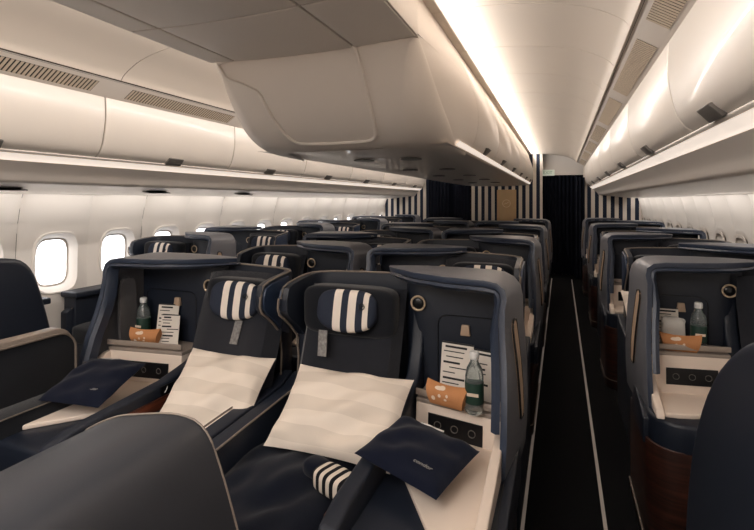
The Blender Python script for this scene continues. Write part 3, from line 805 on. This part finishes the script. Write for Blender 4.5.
def pil_at(tl, tr, bl, label, seed, t=.11, nm='pillow', w=None, wr=.006, mt=None):
    R = frame_from(tl, tr, bl); a, b, c = Vector(tl), Vector(tr), Vector(bl)
    ctr = (b+c)/2
    return pillow(nm, ctr, (b-a).length, (a-c).length, t, R, mt or M['pillow'], label, 'pillow', 'white seat pillows', seed=seed, wr=wr)
def late():
    PG = 'white seat pillows'
    pil_at((-1.04,1.72,.815),(-.54,1.71,.82),(-1.00,1.46,.60), 'white striped pillow on the centre seat nearest the camera, right aisle side', 3, w=.5, wr=.010)
    pil_at((-1.60,1.70,.825),(-1.18,1.74,.815),(-1.53,1.44,.58), 'white pillow on the left centre seat behind the foreground divider', 5, wr=.010)
    # aisle seats on the right column
    for k, y in enumerate((3.77, 5.71, 7.65)):
        pil_at((.37,y-.30,.91),(.82,y-.28,.91),(.37,y-.56,.66), 'white pillow on the %s aisle-set seat right of the aisle' % ['nearest','second','third'][k], 7+k)
    pil_at((-.62,2.71,.84),(-.20,2.71,.84),(-.62,2.47,.60), 'white pillow on second row centre seat at the right aisle', 11)

    # blanket on seat B and A
    for (cx, cy, lab, sd) in ((-.87, 1.32, 'rumpled navy blanket spread over the nearest right centre seat', 1), (-1.375, 1.3, 'navy blanket spread over the left centre seat', 4)):
        V = []; n = 30
        for j in range(n+1):
            v = -1+2*j/n
            for i in range(n+1):
                u = -1+2*i/n
                e = max(0, (1-abs(u)**4)*(1-abs(v)**4))**.5
                z = .53 + .045*e + .03*e*abs(ripple(u*.12+v*.05, v*.16, sd)) + .008*e*ripple(u*.5, v*.4, sd+2)
                V.append((cx+(.235 if sd == 1 else .21)*u, cy+.42*v, z))
        k = (n+1)**2
        V += [(x, y, .525) for (x, y, z) in V[:k]]
        b = mesh('blanket', V, grid_faces(n+1, n+1)+[tuple(reversed([a+k for a in f])) for f in grid_faces(n+1, n+1)], M['blanket'], None); tag(b, lab, 'blanket')
    # rolled eye mask
    e = empty('sleep_mask', (-.67, 1.31, .635), 'small rolled sleep mask with black and white stripes lying on blanket', 'sleep mask', rz=math.radians(-20))
    superell('striped_roll', (0.02,0,0), (.075,.045,.034), .5, .6, M['mask'], e)
    superell('dark_end', (-.085,.02,-.004), (.045,.04,.026), .7, .8, M['blanket'], e)
    # pouches
    def pouch(c, w, h, t, R, label, seed):
        p = pillow('amenity_pouch', c, w, h, t, R, M['pouch'], label, 'pouch', 'navy amenity pouches', pinch=.03, seed=seed, wr=.004)
        cu = bpy.data.curves.new('t', 'FONT'); cu.body = 'condor'; cu.size = .022; cu.extrude = .0008; cu.align_x = 'CENTER'
        t_ = bpy.data.objects.new('logo_print', cu); COL.objects.link(t_); t_.parent = p; t_.location = (w*.22, -h*.30, t*.44)
        t_.rotation_euler = (math.radians(-7), 0, 0)
        cu.materials.append(M['silver']); TEXTS.append(t_)
        z = tube('zip_pull', [(-.06, h*.42, t*.30), (-.03, h*.46, t*.22), (-.01, h*.44, t*.26), (.02, h*.48, t*.2)], .003, M['silver'], p, 6)
        return p
    R = frame_from((-.60,1.62,.73),(-.33,1.54,.70),(-.62,1.33,.70))
    pouch(Vector((-.425,1.44,.70)), .30, .27, .075, R, 'soft navy pouch with silver zip lying across the nearest white console table', 2)
    R = frame_from((-2.05,1.62,.76),(-1.75,1.66,.76),(-2.05,1.34,.67))
    pouch(Vector((-1.87,1.44,.725)), .30, .28, .075, R, 'navy pouch on the left centre console beside the wood side panel', 6)

    # shelf items: origin at (x, y) of seat unit
    def bottle(c, label):
        e = empty('water_bottle', c, label, 'bottle', 'water bottles on the seat shelves'); e.scale = (1.12,1.12,1.12)
        lathe('bottle_body', [(.024,0),(.029,.006),(.029,.05),(.027,.055),(.029,.06),(.029,.12),(.024,.145),(.013,.165),(.0125,.178)], (0,0,0), M['water'], e)
        lathe('label_band', [(.0298,.035),(.0300,.036),(.0300,.10),(.0298,.101)], (0,0,0), M['label'], e)
        lathe('bottle_cap', [(.014,.172),(.0155,.174),(.0155,.192),(.013,.196)], (0,0,0), M['cap'], e)
        bx = mesh('label_print', [(-.018,-.0312,.062),(.018,-.0312,.062),(.018,-.0312,.072),(-.018,-.0312,.072)], [(0,1,2,3)], M['print'], e, False, .001)
        return e
    def kraft(c, rz, label, tilt=.0, w=.15, h=.085):
        V = []; nu, nv = 20, 12
        for sgn in (1, -1):
            for j in range(nv+1):
                v = -1+2*j/nv
                for i in range(nu+1):
                    u = -1+2*i/nu
                    zz = h/2*v*(1+.0*u)
                    xx = w/2*u*(1 + .14*v)*(1-.10*(1-v*v)*0)
                    zz = h/2*v - (.010 if v > 0 else -.0)*(1-u*u)*max(0, v)
                    yy = sgn*.022*math.cos(v*PI/2)**.9*(1-.0*abs(u)) if abs(v) < 1 else 0
                    V.append((xx, -yy, zz))
        k = (nu+1)*(nv+1)
        F = grid_faces(nv+1, nu+1)+[tuple(reversed([a+k for a in f])) for f in grid_faces(nv+1, nu+1)]
        F += [(j*(nu+1)+i, (j+1)*(nu+1)+i, k+(j+1)*(nu+1)+i, k+j*(nu+1)+i) for j in range(nv) for i in (0, nu)]
        e = mesh('snack_box', V, F, M['kraft'], None, False); e.location = c; e.rotation_euler = (tilt, 0, rz)
        tag(e, label, 'snack box', 'kraft snack boxes on the seat shelves')
        # white cloud print
        def blob(cx, cz, a, b):
            n = 14; q = []
            for t in range(n):
                x_, z_ = cx+a*math.cos(2*PI*t/n), cz+b*math.sin(2*PI*t/n)
                q.append((x_, -.022*math.cos(z_/(h/2)*PI/2)**.9-.0006, z_))
            return q
        P_ = []; FF = []
        for (cx, cz, a, b) in ((-.025,.018,.018,.007),(-.012,.020,.012,.008),(-.02,-.008,.006,.006),(.01,-.004,.005,.006),(-.045,-.02,.008,.008),(.004,-.018,.006,.004)):
            q = blob(cx, cz, a, b); FF.append(tuple(range(len(P_), len(P_)+len(q)))); P_ += q
        mesh('printed_motif', P_, FF, M['print'], e, False)
        return e
    def cards(c, rz, label, w=.10, h=.20, lean=-.16, n=0):
        e = empty('menu_card', c, label, 'menu card', 'menu cards standing on the seat shelves', rz)
        e.rotation_euler = (lean, 0, rz)
        box('card_sheet', -w/2, w/2, -.002, .002, 0, h, M['paper'], e, 0)
        rnd = random.Random(n)
        V = []; F = []
        for k in range(9):
            z = h*(.93-.1*k); hh = .004 if k % 3 else .008
            a = -w/2*.85 + (0 if k % 2 else w*.3*rnd.random()); b = a+w*(.35+.4*rnd.random()); b = min(b, w/2*.95)
            q = len(V); V += [(a,-.0027,z),(b,-.0027,z),(b,-.0027,z-hh),(a,-.0027,z-hh)]; F.append((q,q+1,q+2,q+3))
        mesh('printed_lines', V, F, M['ink'], e, False)
        box('card_edge', -w/2, w/2, -.0028, .0028, h*.97, h, M['ink'], e, 0)
        return e
    SH = .775
    # B shelf
    bottle((-.29,1.70,SH-.035), 'clear water bottle with green label on the nearest right centre shelf')
    kraft((-.39,1.70,SH+.015), math.radians(-14), 'brown kraft snack box on the nearest right centre shelf', tilt=-.25)
    cards((-.385,1.82,SH-.035), math.radians(-8), 'white printed menu card standing behind bottle on nearest right centre shelf', .13, .20, n=1)
    cards((-.30,1.82,SH-.035), math.radians(-14), 'menu card half hidden behind the bottle on nearest right centre shelf', .12, .185, n=2)
    # A shelf
    kraft((-1.95,1.78,SH+.045), math.radians(10), 'brown kraft snack box on left centre console shelf')
    bottle((-2.04,1.85,SH), 'water bottle beside the kraft box on left centre shelf')
    cards((-1.90,1.86,SH), math.radians(8), 'taller menu card behind the left centre snack box', .12, .19, n=3)
    cards((-1.84,1.82,SH), math.radians(14), 'shorter menu card leaning right of the left centre snack box', .10, .15, n=4)
    # C shelf
    yc = 2.80-2.0
    kraft((.515,1.74+yc,SH+.07), 0, 'brown kraft snack box on the right window column shelf', w=.15)
    bottle((.60,1.80+yc,SH+.03), 'water bottle behind the kraft box on right window column shelf')
    cards((.475,1.86+yc,SH+.03), 0, 'menu card standing at the back of the right window column shelf', .12, .17, n=5)
    w = superell('snack_bag', (.505, 1.84+yc, SH+.10), (.05,.012,.065), .35, .3, M['plastic'], fn=lambda p: Vector((p.x*(1+.05*math.sin(p.z*160)), p.y*(1+.5*math.sin(p.x*190+p.z*90)), p.z*(1+.05*math.sin(p.x*150))))); tag(w, 'crinkled white wrapped pack behind the kraft box on right shelf', 'snack bag')

# ------------------------------------------------------------------ foreground shells
def foreground():
    # right: shell of the seat in front, aisle side, at the right edge of frame
    def front_shell(x, m, label, curve, nm, parts=True):
        """curve: list of (y,z) for the rounded aft outline"""
        global MIR
        e = empty(nm, (x, 0, 0), label, 'seat', 'foreground seats')
        MIR = m
        poly = [(-.3,.06)] + [(curve[0][0], .06)] + curve + [(-.3, curve[-1][1])]
        prism('side_shell', poly, 0, 0, .07, M['navy'], e, .03, 5)
        yb = curve[0][0]
        box('back_shell', .06, .52, yb-.16, yb-.08, .1, .70, M['navy'], e, .03)
        box('seat_base', .08, .5, yb-.9, yb-.15, .02, .42, M['navyin'], e, .02)
        superell('seat_cushion', (.29, yb-.5, .47), (.21,.34,.06), .3, .3, M['fabric2'], e)
        superell('seat_back', (.29, yb-.24, .62), (.21,.05,.2), .3, .3, M['fabric'], e)
        MIR = 1
        return e
    cR = smooth_poly([(1.68,.3),(1.66,.55),(1.58,.82),(1.42,1.05),(1.2,1.21),(1.0,1.27),(.6,1.28)], 2)
    front_shell(.345, 1, 'smooth navy seat shell in the right foreground, cut by the frame', cR, 'cabin_seat')
    cL = smooth_poly([(1.80,.3),(1.79,.7),(1.72,1.0),(1.66,1.17),(1.55,1.215),(1.2,1.215),(.6,1.21)], 2)
    front_shell(-2.62, -1, 'smooth navy seat shell at the left edge near the windows', cL, 'cabin_seat')
    # left-centre partition pair
    e = empty('seat_partition', (-2.14, 1.0, 0), 'low navy padded partition with light edging in the left foreground', 'partition')
    def rp(y0, y1, z0, z1, r):
        q = [(y0,z0),(y1,z0)]
        for t in range(7): w = math.radians(15*t); q.append((y1-r+r*math.cos(w), z1-r+r*math.sin(w)))
        q.append((y0,z1)); return q
    prism('outer_panel', rp(-1.2,.52,0,.925,.08), 0, -.03, .03, M['taupe'], e, .006)
    prism('padded_face', rp(-1.2,.515,.0,.905,.08), 0, .03, .05, M['fabric2'], e, .008)
    tube('edge_trim', [(.052, y, z) for y, z in rp(-1.2,.515,.0,.905,.08)[1:]], .005, M['piping'], e, 6)
    prism('lower_panel', rp(-1.2,.45,0,.67,.05), 0, .05, .17, M['fabric2'], e, .015)
    tube('lower_trim', [(.172, y, z) for y, z in rp(-1.2,.45,0,.67,.05)[1:]], .003, M['piping'], e, 6)
    # big smooth shell in the lower left foreground
    e = empty('cabin_seat', (-.9, .0, 0), 'large rounded charcoal seat shell filling the lower left foreground', 'seat', 'foreground seats')
    prof = smooth_poly([(-.30,.0),(-.26,.70),(-.10,.98),(.02,1.045),(.10,1.062),(.19,1.08),(.265,1.07),(.305,.985),(.34,.885),(.40,.70),(.44,0)], 2)
    V = []; ny = 14
    for j in range(ny+1):
        t = j/ny; y = lerp(-1.5, .72, t)
        f = 1
        for (u, z) in prof:
            yy_ = y
            if z > .8 and t > .5: yy_ = y - 0*t
            # aft end curves forward towards the right side
            V.append((u, y - (max(0, u-.02)**1.5)*.30*t*0, z))
    # aft end shaped: shift last rows
    o = mesh('shell_cover', V, grid_faces(ny+1, len(prof)), M['hood_dark'], e, True, .03, .0, offset=1)
    tube('shell_edge_trim', [(u, .72, z+.002) for u, z in prof], .002, M['piping'], e, 6)
    mesh('shell_end', [(u, .715, z) for u, z in prof], [tuple(range(len(prof)))], M['navyin'], e, False)
    # window side ledges on the left
    for k, (y0, y1) in enumerate(((1.75,2.36),(2.55,3.1))):
        e = empty('armrest_ledge', (-3.60, (y0+y1)/2, 0), ['dark armrest ledge under the nearest left window','dark armrest ledge under the second left window'][k], 'armrest ledge', 'armrest ledges under the left windows')
        L = (y1-y0)/2
        box('ledge_top', -.09, .09, -L, L, .74, .785, M['navyin'], e, .01)
        box('ledge_body', -.08, .05, -L+.02, L-.04, .04, .74, M['navyin'], e, .01)
M['hood_dark'] = mat('shell_charcoal', (42,44,50), .5, bump=.08, bscale=900)

for f in SEATS: f()
late(); foreground()

# ------------------------------------------------------------------ bake modifiers into shared meshes, text to mesh
dg = bpy.context.evaluated_depsgraph_get(); dg.update()
done = {}
for o in list(S.objects):
    if o.type == 'MESH' and o.modifiers:
        k = o.data.name
        if k not in done:
            me = bpy.data.meshes.new_from_object(o.evaluated_get(dg)); me.name = k+'_m'
            done[k] = me
for o in list(S.objects):
    if o.type == 'MESH' and o.modifiers:
        k = o.data.name; o.modifiers.clear(); o.data = done[k]
for o in S.objects:
    if o.type == 'MESH':
        me = o.data
        if not me.get('sm') and any(p.use_smooth for p in me.polygons):
            me['sm'] = 1
            me.set_sharp_from_angle(angle=math.radians(42))
for o in TEXTS:
    me = bpy.data.meshes.new_from_object(o.evaluated_get(dg))
    n = bpy.data.objects.new(o.name, me); COL.objects.link(n); n.parent = o.parent; n.matrix_local = o.matrix_local.copy() if False else o.matrix_basis.copy()
    nm = o.name; bpy.data.objects.remove(o); n.name = nm

# ------------------------------------------------------------------ light
w = bpy.data.worlds.new('world'); S.world = w; w.use_nodes = True
w.node_tree.nodes['Background'].inputs[0].default_value = (1, .95, .9, 1)
w.node_tree.nodes['Background'].inputs[1].default_value = .05
def area(nm, loc, rot, sx, sy, power, col=(1,.87,.74)):
    l = bpy.data.lights.new(nm, 'AREA'); l.shape = 'RECTANGLE'; l.size = sx; l.size_y = sy; l.energy = power; l.color = col
    o = bpy.data.objects.new(nm, l); COL.objects.link(o); o.location = loc; o.rotation_euler = rot; return o
L0, L1 = YF, YB-.08; LM = (L0+L1)/2; LL = L1-L0
C1 = (1,.94,.89)
for sg in (1, -1):
    area('cove_lamp', (U(sg*.615), LM, 2.375), (0, -sg*math.radians(106), 0), .035, LL, 42, C1)
    area('wall_wash_lamp', (U(sg*2.30), LM, 1.545), (0, -sg*math.radians(55), 0), .05, LL, 12, C1)
area('ceiling_lamp', (U(0), (YF+.3)/2, 2.215), (0, 0, 0), 1.6, 1.7, 56, C1)  # added fill light above and behind the camera, brightens seats and pillows
vs = S.view_settings; vs.view_transform = 'Standard'; vs.look = 'None'; vs.gamma = 1; vs.exposure = .74; vs.use_curve_mapping = False
S.cycles.max_bounces = 8; S.cycles.diffuse_bounces = 5; S.cycles.sample_clamp_indirect = 4
